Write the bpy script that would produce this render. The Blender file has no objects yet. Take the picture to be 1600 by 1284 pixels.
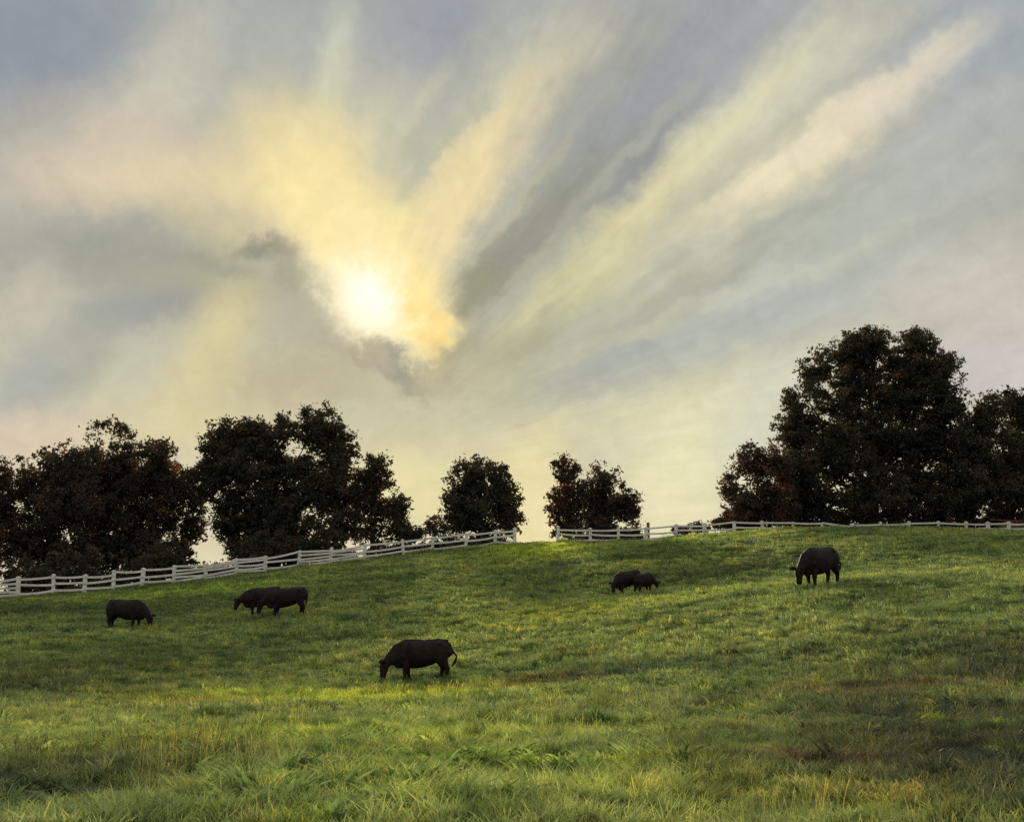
import bpy, math, random
import numpy as np
from mathutils import Vector, Matrix, noise

rng = np.random.default_rng(7)
random.seed(7)
R = math.radians
scene = bpy.context.scene
COL = scene.collection

# ------------------------------------------------------------------ camera
W0, H0, F = 1600.0, 1284.0, 1716.0
EYE = 1.7                                   # eye height above the grass at the camera
PITCH = math.atan((950 - 642) / F)
cam_d = bpy.data.cameras.new("camera")
cam = bpy.data.objects.new("camera", cam_d)
COL.objects.link(cam)
cam_d.sensor_fit = 'HORIZONTAL'
cam_d.sensor_width = 36.0
cam_d.lens = F * 36.0 / W0
cam_d.clip_start, cam_d.clip_end = 0.1, 9000
cam.location = (0, 0, EYE)
cam.rotation_euler = (R(90) + PITCH, 0, 0)
scene.camera = cam


def direction(px, py):
    X, U = (px - W0 / 2) / F, (H0 / 2 - py) / F
    return np.array([X, math.cos(PITCH) - U * math.sin(PITCH), math.sin(PITCH) + U * math.cos(PITCH)])


def at(px, py, D):
    """The point D metres in front of the viewer that the picture shows at px, py."""
    d = direction(px, py)
    return np.array([d[0] / d[1] * D, D, EYE + d[2] / d[1] * D])


def azel(px, py):
    d = direction(px, py)
    d = d / np.linalg.norm(d)
    return math.degrees(math.atan2(d[0], d[1])), math.degrees(math.asin(d[2]))


# ------------------------------------------------------------------ sky
def lin(c):
    return tuple((v / 255 / 12.92) if v / 255 <= .04045 else ((v / 255 + .055) / 1.055) ** 2.4 for v in c)


SUN_AZ, SUN_EL = azel(585, 468)
SKY_STRENGTH = 0.1
world = bpy.data.worlds.new("World")
scene.world = world
world.use_nodes = True
wt = world.node_tree
wt.nodes.clear()


class G:
    """Small node-graph helper."""
    def __init__(self, tree):
        self.t = tree

    def n(self, kind, **kw):
        nd = self.t.nodes.new(kind)
        for k, v in kw.items():
            setattr(nd, k, v)
        return nd

    def put(self, sock, v):
        if isinstance(v, bpy.types.NodeSocket):
            self.t.links.new(v, sock)
        elif v is not None:
            sock.default_value = v

    def math(self, op, a, b=None, c=None, clamp=False):
        nd = self.n('ShaderNodeMath', operation=op, use_clamp=clamp)
        for s, v in zip(nd.inputs, (a, b, c)):
            self.put(s, v)
        return nd.outputs[0]

    def vec(self, op, a, b=None):
        nd = self.n('ShaderNodeVectorMath', operation=op)
        self.put(nd.inputs[0], a)
        if b is not None:
            self.put(nd.inputs[3] if op == 'SCALE' else nd.inputs[1], b)
        return nd.outputs['Value'] if op in ('DOT_PRODUCT', 'LENGTH') else nd.outputs['Vector']

    def xyz(self, x, y, z=0.0):
        nd = self.n('ShaderNodeCombineXYZ')
        for s, v in zip(nd.inputs, (x, y, z)):
            self.put(s, v)
        return nd.outputs[0]

    def noise(self, v, scale, detail=4, rough=.5, dist=0.0, color=False):
        nd = self.n('ShaderNodeTexNoise', noise_dimensions='3D')
        self.put(nd.inputs['Vector'], v)
        self.put(nd.inputs['Scale'], scale)
        self.put(nd.inputs['Detail'], detail)
        self.put(nd.inputs['Roughness'], rough)
        self.put(nd.inputs['Distortion'], dist)
        return nd.outputs['Color' if color else 'Fac']

    def mix(self, fac, a, b, blend='MIX'):
        nd = self.n('ShaderNodeMix', data_type='RGBA', blend_type=blend)
        self.put(nd.inputs[0], fac)
        for s, v in ((nd.inputs[6], a), (nd.inputs[7], b)):
            if not isinstance(v, bpy.types.NodeSocket):
                v = tuple(v)[:3] + (1.0,)
            self.put(s, v)
        return nd.outputs[2]

    def ramp(self, fac, stops, interp='LINEAR'):
        nd = self.n('ShaderNodeValToRGB')
        nd.color_ramp.interpolation = interp
        els = nd.color_ramp.elements
        while len(els) < len(stops):
            els.new(.5)
        for e, (p, c) in zip(els, stops):
            e.position = p
            e.color = tuple(c)[:3] + (1.0,)
        self.put(nd.inputs[0], fac)
        return nd.outputs[0]

    def maprange(self, v, a, b, c=0.0, d=1.0, smooth=False):
        nd = self.n('ShaderNodeMapRange', interpolation_type='SMOOTHSTEP' if smooth else 'LINEAR')
        for s, x in zip(nd.inputs, (v, a, b, c, d)):
            self.put(s, x)
        return nd.outputs[0]


g = G(wt)
tc = g.n('ShaderNodeTexCoord')
sep = g.n('ShaderNodeSeparateXYZ')
wt.links.new(tc.outputs['Generated'], sep.inputs[0])
dx, dy, dz = sep.outputs
az = g.math('MULTIPLY', g.math('ARCTAN2', dx, dy), 180 / math.pi)
el = g.math('MULTIPLY', g.math('ARCSINE', dz), 180 / math.pi)
# cirrus fibres run along lines that meet low behind the trees
FAN = azel(470, 770)
rx, ry = g.math('SUBTRACT', az, FAN[0]), g.math('SUBTRACT', el, FAN[1])
rad = g.math('SQRT', g.math('ADD', g.math('MULTIPLY', rx, rx), g.math('MULTIPLY', ry, ry)))
ang = g.math('ARCTAN2', rx, ry)
fib = g.xyz(g.math('MULTIPLY', ang, 7.0), g.math('MULTIPLY', rad, .10), 0.0)
p0 = g.xyz(az, el, 0.0)
# feather the cloud edges: soft billows plus fibres
bil = g.vec('SUBTRACT', g.noise(p0, .11, 7, .6, .3, True), (.5, .5, .5))
bil2 = g.vec('SUBTRACT', g.noise(g.vec('ADD', p0, (31, 17, 4)), .45, 6, .65, .2, True), (.5, .5, .5))
fn = g.vec('SUBTRACT', g.noise(fib, 1.3, 6, .62, .4, True), (.5, .5, .5))
p = g.vec('ADD', p0, g.vec('SCALE', bil, 2.6))
p = g.vec('ADD', p, g.vec('SCALE', bil2, 1.9))
# fibres are strong in the streaks on the right, faint elsewhere and near their meeting point
fwt = g.math('MULTIPLY', g.maprange(ang, .15, .6, .12, 1.0, True), g.maprange(rad, 4, 14, 0, 1, True))
p = g.vec('ADD', p, g.vec('SCALE', fn, g.math('MULTIPLY', fwt, 2.0)))
flat = g.vec('MULTIPLY', p, (1, 1, 0))
bil3 = g.vec('SUBTRACT', g.noise(g.vec('ADD', p0, (3, 57, 14)), .32, 8, .68, .25, True), (.5, .5, .5))
ragged = g.vec('MULTIPLY', g.vec('ADD', g.vec('ADD', p0, g.vec('SCALE', bil3, 4.2)), g.vec('SCALE', bil2, 1.6)), (1, 1, 0))

# base veil of cloud by height above the horizon, broken up by broad masses all round the sky
base = g.ramp(g.math('DIVIDE', el, 90.0), [
    (0.0, lin((212, 205, 172))), (.12, lin((196, 192, 166))), (.22, lin((174, 175, 164))),
    (.33, lin((170, 172, 166))), (.5, lin((214, 215, 211))), (1.0, lin((214, 217, 219)))])
mass = g.noise(tc.outputs['Generated'], 2.4, 5, .55, .4)
base = g.mix(g.math('MULTIPLY', g.maprange(mass, .45, .72, 0, .5), g.maprange(el, 27, 45, .1, 1)), base, lin((214, 208, 192)))

# cloud masses: px, py, tilt, half length, half width (picture units), sRGB colour, cover
CLOUDS = [
    (800, 0, 0, 1000, 45, (154, 162, 174), .6),
    (60, 60, 20, 190, 120, (132, 147, 166), .9),
    (420, 90, 0, 170, 90, (170, 176, 178), .7),
    (250, 130, 55, 150, 55, (204, 198, 178), .75),
    (150, 250, 10, 140, 90, (214, 198, 174), .85),
    (60, 180, 30, 60, 50, (176, 172, 168), .5),
    (660, 80, 62, 150, 70, (146, 154, 172), .85),
    (527, 105, 80, 95, 26, (204, 207, 190), .8),
    (580, 230, 60, 130, 80, (216, 210, 172), .7),
    (250, 300, -8, 150, 40, (224, 208, 172), .8),
    (400, 290, -8, 150, 55, (230, 212, 164), .85),
    (480, 270, -40, 140, 80, (238, 220, 164), .85),
    (340, 360, -10, 90, 30, (218, 204, 152), .7),
    (150, 390, 5, 190, 65, (154, 156, 154), .85),
    (330, 450, -5, 150, 60, (158, 156, 140), .75),
    (60, 480, 70, 75, 50, (200, 190, 170), .8),
    (215, 490, 18, 100, 28, (142, 148, 158), .8),
    (130, 560, 45, 130, 40, (162, 165, 160), .7),
    (25, 610, 55, 90, 40, (158, 167, 172), .7),
    (60, 690, 0, 170, 44, (218, 198, 174), .85),
    (335, 560, 70, 130, 50, (216, 203, 152), .85),
    (300, 650, 10, 170, 45, (216, 204, 156), .7),
    (470, 590, 10, 130, 60, (178, 170, 138), .75),
    # streaks fanning to the upper right
    (700, 150, 55, 150, 40, (176, 176, 168), .6),
    (790, 130, 55, 160, 45, (178, 184, 182), .7),
    (735, 270, 53, 210, 52, (233, 216, 166), .95),
    (860, 150, 52, 130, 28, (206, 198, 172), .6),
    (950, 120, 50, 190, 45, (160, 162, 160), .8),
    (900, 290, 50, 220, 48, (150, 151, 143), .92),
    (760, 440, 48, 110, 40, (140, 139, 130), .85),
    (1060, 100, 45, 210, 50, (150, 157, 173), .85),
    (960, 330, 46, 180, 28, (150, 152, 152), .8),
    (1200, 60, 30, 180, 40, (160, 168, 182), .6),
    (1040, 320, 42, 280, 52, (212, 206, 166), .95),
    (1000, 330, 42, 120, 26, (228, 216, 160), .8),
    (1190, 160, 42, 190, 46, (214, 210, 182), .85),
    (1130, 290, 38, 210, 24, (176, 176, 166), .7),
    (1260, 240, 34, 240, 42, (232, 221, 184), .95),
    (1400, 140, 32, 140, 36, (224, 212, 190), .85),
    (1300, 100, 36, 150, 26, (206, 202, 188), .7),
    (890, 450, 45, 160, 34, (196, 192, 148), .85),
    (1540, 60, 25, 190, 80, (152, 168, 184), .75),
    (1480, 250, 30, 200, 60, (180, 185, 188), .8),
    (1250, 370, 25, 260, 60, (180, 184, 180), .85),
    (1000, 470, 25, 230, 36, (176, 176, 160), .75),
    (1250, 470, 15, 300, 50, (186, 190, 190), .75),
    (900, 590, 22, 180, 34, (150, 156, 160), .9),
    (1080, 530, 20, 220, 34, (170, 176, 176), .75),
    (1180, 610, 25, 170, 42, (216, 212, 190), .8),
    (800, 560, 40, 90, 40, (164, 160, 140), .7),
    (1560, 460, 15, 150, 70, (206, 196, 192), .85),
    (1560, 580, 5, 160, 60, (203, 194, 200), .8),
    (680, 660, 15, 190, 50, (192, 189, 156), .85),
    (660, 765, 0, 130, 60, (228, 217, 158), .8),
    (860, 690, 20, 160, 40, (204, 200, 164), .7),
    (840, 790, 90, 110, 60, (234, 220, 160), .8),
    (1060, 740, 80, 140, 100, (230, 224, 180), .9),
    (1180, 690, 70, 80, 50, (212, 212, 198), .6),
    # thin wisps inside the streaks
    (800, 330, 50, 150, 13, (188, 184, 158), .75), (860, 385, 46, 120, 12, (174, 175, 156), .7), (1010, 200, 48, 150, 14, (172, 172, 166), .6),
    (940, 400, 42, 140, 14, (208, 203, 160), .8), (1110, 230, 43, 180, 14, (220, 214, 174), .8), (1180, 250, 38, 160, 11, (186, 184, 168), .7),
    (1330, 178, 33, 170, 26, (234, 224, 192), .75), (1430, 115, 30, 130, 24, (224, 213, 190), .6), (1120, 380, 32, 170, 15, (198, 195, 168), .7),
    (980, 520, 22, 170, 13, (186, 185, 164), .7), (1220, 430, 20, 180, 14, (196, 197, 184), .6), (690, 230, 55, 110, 12, (166, 168, 156), .75),
    (640, 190, 60, 90, 14, (200, 198, 172), .7), (720, 190, 55, 130, 13, (190, 190, 174), .7), (850, 350, 48, 170, 13, (142, 143, 140), .6),
    (980, 260, 46, 150, 11, (140, 144, 150), .7), (1250, 330, 24, 170, 13, (172, 174, 168), .6), (1080, 450, 24, 170, 12, (168, 169, 158), .6),
    # the opening round the sun and the dark cloud that frames it
    (418, 392, 10, 52, 22, (132, 131, 124), .85),
    (350, 412, -15, 60, 14, (152, 150, 140), .6),
    (464, 428, -55, 46, 22, (150, 146, 130), .6),
    (486, 506, -40, 60, 26, (172, 166, 142), .6),
    (560, 370, -62, 190, 70, (244, 224, 160), .95),
    (620, 420, -70, 90, 66, (250, 232, 158), .95),
    (700, 330, 55, 120, 40, (236, 218, 164), .85),
    (580, 440, -52, 125, 58, (254, 240, 188), 1.0),
    (640, 500, -40, 66, 30, (252, 224, 142), .9),
    (664, 470, -75, 60, 13, (249, 218, 132), .5),
    (672, 533, -20, 42, 12, (238, 210, 136), .45),
    (566, 560, -20, 55, 16, (160, 152, 130), .7),
    (530, 600, -10, 120, 26, (178, 171, 142), .6),
    (632, 578, -42, 50, 22, (126, 126, 124), .95),
    (740, 458, 48, 60, 26, (146, 144, 124), .75),
    (574, 425, -54, 120, 44, (255, 240, 180), .95), (510, 350, -45, 95, 44, (249, 229, 164), .85), (640, 495, -48, 62, 32, (254, 234, 160), .95),
    (560, 480, -40, 60, 36, (255, 244, 204), .9), (664, 500, -68, 56, 13, (250, 212, 112), .55), (668, 534, -15, 34, 10, (246, 208, 116), .5),
    (715, 560, 30, 60, 24, (156, 152, 132), .8),
    (700, 600, -10, 70, 22, (172, 167, 138), .6),
]
col = base
for i_, (cx, cy, tilt, L, Wd, c, a) in enumerate(CLOUDS):
    if i_ % 10 == 9:                       # an order of evaluation that keeps the shader's stack small
        nudge = g.vec('SCALE', col, 1e-6)
        flat = g.vec('ADD', flat, nudge)
        ragged = g.vec('ADD', ragged, nudge)
    A, E = azel(cx, cy)
    tx0, ty0 = math.cos(R(tilt)) * 40, math.sin(R(tilt)) * 40
    a0, a1 = azel(cx - tx0, cy + ty0), azel(cx + tx0, cy - ty0)
    n0, n1 = azel(cx - ty0, cy - tx0), azel(cx + ty0, cy + tx0)
    near_sun = math.hypot(cx - 585, cy - 480) < 230 and Wd < 45
    mp = g.n('ShaderNodeMapping', vector_type='TEXTURE')
    g.put(mp.inputs['Vector'], ragged if near_sun else flat)
    mp.inputs['Location'].default_value = (A, E, 0)
    mp.inputs['Rotation'].default_value = (0, 0, math.atan2(a1[1] - a0[1], a1[0] - a0[0]))
    mp.inputs['Scale'].default_value = (L * math.dist(a0, a1) / 80, Wd * math.dist(n0, n1) / 80, 1)
    if abs(c[0] - c[2]) < 26:              # the greys lean to olive
        c = (c[0] + 1, c[1] + 1, c[2] - 7)
    if c[2] > c[0]:                        # keep the cool greys quiet
        m_ = sum(c) / 3
        c = tuple(m_ + (q_ - m_) * .62 for q_ in c)
    v = mp.outputs[0]
    d2 = g.vec('DOT_PRODUCT', v, v)
    w = g.math('MULTIPLY', g.math('POWER', .45, g.math('POWER', d2, 1.35)), a)
    col = g.mix(w, col, lin(c))
# the veiled sun itself
A, E = SUN_AZ, SUN_EL
mp = g.n('ShaderNodeMapping', vector_type='TEXTURE')
g.put(mp.inputs['Vector'], ragged)
mp.inputs['Location'].default_value = (A, E, 0)
mp.inputs['Rotation'].default_value = (0, 0, R(-50))
mp.inputs['Scale'].default_value = (2.0, 1.15, 1)
v = mp.outputs[0]
sunw = g.math('POWER', .35, g.vec('DOT_PRODUCT', v, v))
col = g.mix(sunw, col, (1.08, 1.03, .86))
# fine fibres in the veil
fine = g.noise(g.xyz(g.math('MULTIPLY', ang, 26.0), g.math('MULTIPLY', rad, .22), 3.0), 1.0, 5, .6, .3)
fine2 = g.noise(g.vec('ADD', p0, (7, 3, 9)), .8, 6, .62, .5)
lum = g.math('ADD', g.math('MULTIPLY', g.maprange(fine, .3, .7, -.06, .06), fwt), g.maprange(fine2, .3, .7, -.055, .055))
col = g.vec('SCALE', col, g.math('ADD', lum, 1.0))
sky = g.n('ShaderNodeTexSky', sky_type='NISHITA')
sky.sun_disc = False
sky.sun_elevation = R(SUN_EL)
sky.sun_rotation = R(SUN_AZ)
sky.air_density, sky.dust_density = 1.0, .6
clouds = g.vec('SCALE', col, 1.0 / SKY_STRENGTH)
final = g.mix(.97, sky.outputs[0], clouds)
bg = g.n('ShaderNodeBackground')
g.put(bg.inputs['Color'], final)
bg.inputs['Strength'].default_value = SKY_STRENGTH
wo = g.n('ShaderNodeOutputWorld')
wt.links.new(bg.outputs[0], wo.inputs[0])
world.cycles.sampling_method = 'MANUAL'
world.cycles.sample_map_resolution = 512

# ------------------------------------------------------------------ sun behind thin cloud
sl = bpy.data.lights.new("sun", 'SUN')
sl.energy = 4.2
sl.angle = R(6.0)
sl.color = (1.0, .86, .62)
sun = bpy.data.objects.new("sun", sl)
COL.objects.link(sun)
sd = Vector(direction(585, 468)).normalized()
sun.rotation_euler = sd.to_track_quat('Z', 'Y').to_euler()
sun.location = (-40, 300, 120)

scene.render.engine = 'CYCLES'
scene.cycles.use_denoising = False
scene.cycles.max_bounces = 8
scene.cycles.diffuse_bounces = 3
scene.cycles.transmission_bounces = 4
scene.cycles.caustics_reflective = False
scene.cycles.caustics_refractive = False
scene.view_settings.view_transform = 'Standard'
scene.view_settings.look = 'None'
scene.view_settings.exposure = 0.0
scene.view_settings.gamma = 1.0
scene.view_settings.use_curve_mapping = False

# ------------------------------------------------------------------ the lie of the land
CTRL = [  # px, py, distance
    (-400, 1284, 8.5), (0, 1284, 8.5), (800, 1284, 8.7), (1600, 1284, 8.3), (2000, 1284, 8.3),
    (-300, 1150, 17), (400, 1140, 19), (800, 1140, 19.5), (1250, 1140, 18), (1700, 1120, 16),
    (-300, 1050, 36), (150, 1050, 36), (650, 1063, 36.5), (1000, 1020, 38), (1280, 975, 36), (1650, 950, 36),
    (-300, 985, 56), (195, 981, 54), (420, 960, 60), (700, 935, 62), (995, 928, 63), (1280, 914, 48), (1650, 890, 54),
    (-300, 952, 70), (0, 937, 75), (200, 922, 80), (400, 897, 86), (600, 873, 90), (800, 851, 93), (880, 849, 93),
    (1000, 851, 94), (1100, 838, 93), (1200, 829, 88), (1350, 825, 86), (1500, 828, 88), (1580, 839, 95), (1800, 860, 92),
    (1120, 842, 99), (1200, 841, 101), (1350, 842, 101), (1480, 842, 102),
    (-300, 955, 110), (0, 945, 110), (300, 925, 115), (600, 900, 120), (850, 875, 120), (1100, 862, 122), (1400, 856, 122), (1800, 870, 122),
    (0, 965, 160), (500, 960, 160), (1000, 945, 160), (1600, 935, 160),
]
cp = np.array([at(*c) for c in CTRL])
cp = np.vstack([cp, [(x, y, 0.0) for x in (-60, -30, 0, 30, 60) for y in (-25, 0)]])
S = 50.0


def _phi(r2):
    return np.where(r2 > 1e-12, .5 * r2 * np.log(np.maximum(r2, 1e-12)), 0.0)


def _tps():
    n = len(cp)
    P = cp[:, :2] / S
    d2 = ((P[:, None] - P[None]) ** 2).sum(-1)
    K = _phi(d2) + np.eye(n) * .004
    A = np.zeros((n + 3, n + 3))
    A[:n, :n] = K
    A[:n, n] = 1
    A[:n, n + 1:] = P
    A[n:, :n] = A[:n, n:].T
    return np.linalg.solve(A, np.r_[cp[:, 2], 0, 0, 0])


_w = _tps()


def ground(x, y):
    """Height of the field at x, y (arrays or numbers)."""
    x = np.asarray(x, float)
    y = np.asarray(y, float)
    sh = x.shape
    X, Y = x.ravel(), y.ravel()
    out = np.empty(len(X))
    P = cp[:, :2] / S
    for i in range(0, len(X), 20000):
        q = np.stack([X[i:i + 20000], Y[i:i + 20000]], 1) / S
        q = np.clip(q, (-2.2, -.6), (2.2, 3.4))
        d2 = ((q[:, None] - P[None]) ** 2).sum(-1)
        out[i:i + 20000] = _phi(d2) @ _w[:-3] + _w[-3] + q @ _w[-2:]
    r = np.hypot(X, Y - 50)
    t = np.clip((r - 105) / 140, 0, 1)
    t = t * t * (3 - 2 * t)
    far = -7 + 1.2 * np.sin(X / 170.0) * np.cos(Y / 210.0)
    out = out * (1 - t) + far * t
    bump = .05 * np.sin(X * .9 + 1.3 * np.sin(Y * .37)) * np.sin(Y * .61 + X * .23) + .03 * np.sin(X * 2.1 - Y * 1.3)
    out = out + bump * (1 - t)
    return out.reshape(sh) if sh else float(out[0])


def ground_hit(px, py, d0=5.0, d1=100.0):
    D = np.linspace(d0, d1, 900)
    d = direction(px, py)
    x, y, z = d[0] / d[1] * D, D, EYE + d[2] / d[1] * D
    below = np.nonzero(z < ground(x, y))[0]
    i = below[0] if len(below) else len(D) - 1
    return np.array([x[i], y[i], ground(x[i], y[i])])


# ------------------------------------------------------------------ helpers for objects
def prop(o, label=None, cat=None, group=None, kind=None):
    for k, v in (("label", label), ("category", cat), ("group", group), ("kind", kind)):
        if v:
            o[k] = v
    return o


def mesh_np(name, V, faces, mat, smooth=False):
    """faces: (n,k) int array, all of one size, or a list of tuples"""
    me = bpy.data.meshes.new(name)
    if isinstance(faces, np.ndarray):
        n, k = faces.shape
        me.vertices.add(len(V))
        me.vertices.foreach_set('co', np.asarray(V, np.float32).ravel())
        me.loops.add(n * k)
        me.loops.foreach_set('vertex_index', faces.astype(np.int32).ravel())
        me.polygons.add(n)
        me.polygons.foreach_set('loop_start', np.arange(0, n * k, k, dtype=np.int32))
        me.update(calc_edges=True)
    else:
        me.from_pydata([tuple(map(float, v)) for v in V], [], faces)
    if mat:
        me.materials.append(mat)
    if smooth:
        me.polygons.foreach_set('use_smooth', np.ones(len(me.polygons), bool))
    me.update()
    return me


def link(name, me, parent=None, loc=None):
    o = bpy.data.objects.new(name, me)
    COL.objects.link(o)
    if parent is not None:
        o.parent = parent
    if loc is not None:
        o.location = loc
    return o


def empty(name, loc, rz=0.0):
    o = bpy.data.objects.new(name, None)
    o.empty_display_size = .3
    COL.objects.link(o)
    o.location = loc
    o.rotation_euler = (0, 0, rz)
    return o


def tube(points, radii, n=12, side=(0, 1, 0)):
    """Closed loft through points; radii = (across, other) at each point."""
    P = [Vector(q) for q in points]
    V, Fc = [], []
    for i, c in enumerate(P):
        t = (P[min(i + 1, len(P) - 1)] - P[max(i - 1, 0)]).normalized()
        s = Vector(side)
        s = (s - t * s.dot(t))
        s = s.normalized() if s.length > 1e-4 else Vector((1, 0, 0))
        u = t.cross(s).normalized()
        r = radii[i] if isinstance(radii[i], (tuple, list)) else (radii[i], radii[i])
        for k in range(n):
            a = 2 * math.pi * k / n
            V.append(c + s * (math.cos(a) * r[0]) + u * (math.sin(a) * r[1]))
    for i in range(len(P) - 1):
        for k in range(n):
            a, b = i * n + k, i * n + (k + 1) % n
            Fc.append((a, b, b + n, a + n))
    V.append(P[0].copy())
    V.append(P[-1].copy())
    m = len(P) - 1
    for k in range(n):
        Fc.append((len(V) - 2, (k + 1) % n, k))
        Fc.append((len(V) - 1, m * n + k, m * n + (k + 1) % n))
    return V, Fc


def join(parts):
    V, Fc = [], []
    for v, f in parts:
        o = len(V)
        V += v
        Fc += [tuple(i + o for i in q) for q in f]
    return V, Fc


# ------------------------------------------------------------------ materials
def material(name):
    m = bpy.data.materials.new(name)
    m.use_nodes = True
    m.node_tree.nodes.clear()
    gg = G(m.node_tree)
    out = gg.n('ShaderNodeOutputMaterial')
    return m, gg, out


# pasture colour by place: shared by the soil sheet and the grass that stands on it
PATCH = [
    (480, 1150, 3.0, 1.6, (.20, .235, .06), .7), (250, 1170, 1.8, 1.2, (.18, .205, .06), .6), (560, 1230, 1.6, .8, (.19, .22, .07), .6),
    (900, 1150, 2.5, 1.2, (.20, .225, .07), .6), (1080, 1250, 1.4, .6, (.21, .235, .08), .6), (100, 1120, 2.4, 1.5, (.16, .16, .06), .5),  # px, py, half width, half depth in metres, colour, strength : sward of different kinds, plus some light and corner shade painted in
    (560, 1095, 3.2, 3.0, (0.250, 0.290, 0.046), .8), (330, 1100, 2.5, 2.0, (0.220, 0.240, 0.055), .55),
    (840, 858, 4.0, 6.0, (0.250, 0.290, 0.055), .8), (1080, 842, 5.0, 3.0, (0.220, 0.270, 0.062), .6),  # first patch: sunlight through the tree gap, painted into the turf
    (1120, 925, 6.0, 3.0, (0.200, 0.240, 0.062), .6), (1000, 1200, 1.6, .9, (0.240, 0.280, 0.055), .7),
    (620, 1195, 1.5, .8, (0.200, 0.260, 0.046), .5), (300, 925, 6.0, 4.0, (0.180, 0.240, 0.046), .6),
    (860, 960, 5.0, 4.0, (0.190, 0.210, 0.055), .5), (760, 915, 7.0, 3.0, (0.090, 0.110, 0.046), .5),
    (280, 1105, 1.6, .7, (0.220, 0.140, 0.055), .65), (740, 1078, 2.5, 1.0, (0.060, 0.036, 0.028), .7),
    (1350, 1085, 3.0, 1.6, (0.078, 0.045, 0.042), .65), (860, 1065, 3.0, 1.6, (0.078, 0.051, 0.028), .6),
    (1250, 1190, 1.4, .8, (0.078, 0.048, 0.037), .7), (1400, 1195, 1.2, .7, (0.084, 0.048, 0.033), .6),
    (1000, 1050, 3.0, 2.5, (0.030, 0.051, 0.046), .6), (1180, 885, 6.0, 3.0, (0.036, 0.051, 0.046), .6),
    (1450, 1120, 2.5, 2.2, (0.033, 0.036, 0.042), .75), (1610, 1180, 2.8, 5.0, (0.018, 0.021, 0.026), .85),  # lower right corner shade painted into the turf colour
    (1560, 1030, 4.0, 5.0, (0.030, 0.036, 0.033), .75), (0, 1215, 1.5, 2.0, (0.021, 0.027, 0.028), .85),  # vignette shade at the right and left edges, put into the colour
    (-20, 1080, 3.0, 5.0, (0.030, 0.036, 0.033), .75), (150, 1250, 1.2, .7, (0.024, 0.033, 0.033), .7),  # lower left vignette shade, also painted as turf colour
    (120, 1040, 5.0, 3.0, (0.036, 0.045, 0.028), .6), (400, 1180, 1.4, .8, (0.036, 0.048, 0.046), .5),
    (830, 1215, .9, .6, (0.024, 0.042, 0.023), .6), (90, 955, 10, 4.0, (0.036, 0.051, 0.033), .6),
    (1500, 870, 9.0, 6.0, (0.100, 0.130, 0.070), .4),
]


def pasture_group():
    t = bpy.data.node_groups.new("pasture_colour", 'ShaderNodeTree')
    t.interface.new_socket('Color', in_out='OUTPUT', socket_type='NodeSocketColor')
    q = G(t)
    geo = q.n('ShaderNodeNewGeometry')
    pos = q.vec('MULTIPLY', geo.outputs['Position'], (1, 1, 0))
    big = q.noise(q.vec('MULTIPLY', pos, (.10, .16, 0)), 1.0, 5, .6, .5)
    c = q.ramp(big, [(.30, (.054, .080, .046)), (.45, (.104, .134, .070)), (.56, (.146, .172, .084)), (.70, (.195, .21, .088))])
    w1 = q.vec('ADD', pos, q.vec('SCALE', q.vec('SUBTRACT', q.noise(pos, .35, 5, .65, 0, True), (.5, .5, .5)), 4.5))
    w1 = q.vec('MULTIPLY', w1, (1, 1, 0))
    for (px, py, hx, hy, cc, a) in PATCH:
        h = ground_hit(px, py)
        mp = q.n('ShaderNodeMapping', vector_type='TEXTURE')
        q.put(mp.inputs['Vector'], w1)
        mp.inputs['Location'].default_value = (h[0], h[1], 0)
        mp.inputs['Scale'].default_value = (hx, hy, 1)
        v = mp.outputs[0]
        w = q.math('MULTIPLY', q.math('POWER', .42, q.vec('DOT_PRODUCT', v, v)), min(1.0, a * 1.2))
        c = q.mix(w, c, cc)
    # clumps of other herbs
    mid = q.noise(q.vec('ADD', pos, (40, 9, 0)), .55, 4, .6, .6)
    c = q.mix(q.maprange(mid, .55, .68, 0, .55), c, (.055, .085, .028))
    dry = q.noise(q.vec('ADD', pos, (5, 70, 0)), .33, 5, .65, .8)
    c = q.mix(q.maprange(dry, .58, .72, 0, .45), c, (.17, .13, .045))
    blue = q.noise(q.vec('ADD', pos, (-25, 33, 0)), .22, 4, .6, .4)
    c = q.mix(q.maprange(blue, .55, .70, 0, .45), c, (.085, .12, .065))
    lush = q.noise(q.vec('ADD', pos, (15, -33, 0)), .9, 3, .6, .4)
    c = q.mix(q.maprange(lush, .58, .72, 0, .5), c, (.24, .28, .04))
    o = q.n('NodeGroupOutput')
    t.links.new(c, o.inputs[0])
    return t


PASTURE = pasture_group()


def pasture_node(gg):
    nd = gg.n('ShaderNodeGroup')
    nd.node_tree = PASTURE
    return nd.outputs[0]


def m_field():
    m, q, out = material("field_turf")
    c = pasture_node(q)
    geo = q.n('ShaderNodeNewGeometry')
    fine = q.noise(geo.outputs['Position'], 5.0, 5, .7)
    c = q.mix(q.maprange(fine, .35, .65, .4, 0), c, (.06, .065, .03))
    b = q.n('ShaderNodeBump')
    b.inputs['Strength'].default_value = .7
    b.inputs['Distance'].default_value = .08
    q.put(b.inputs['Height'], q.noise(geo.outputs['Position'], 9.0, 4, .7))
    d = q.n('ShaderNodeBsdfDiffuse')
    q.put(d.inputs['Color'], c)
    q.put(d.inputs['Normal'], b.outputs[0])
    m.node_tree.links.new(d.outputs[0], out.inputs[0])
    return m


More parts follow.
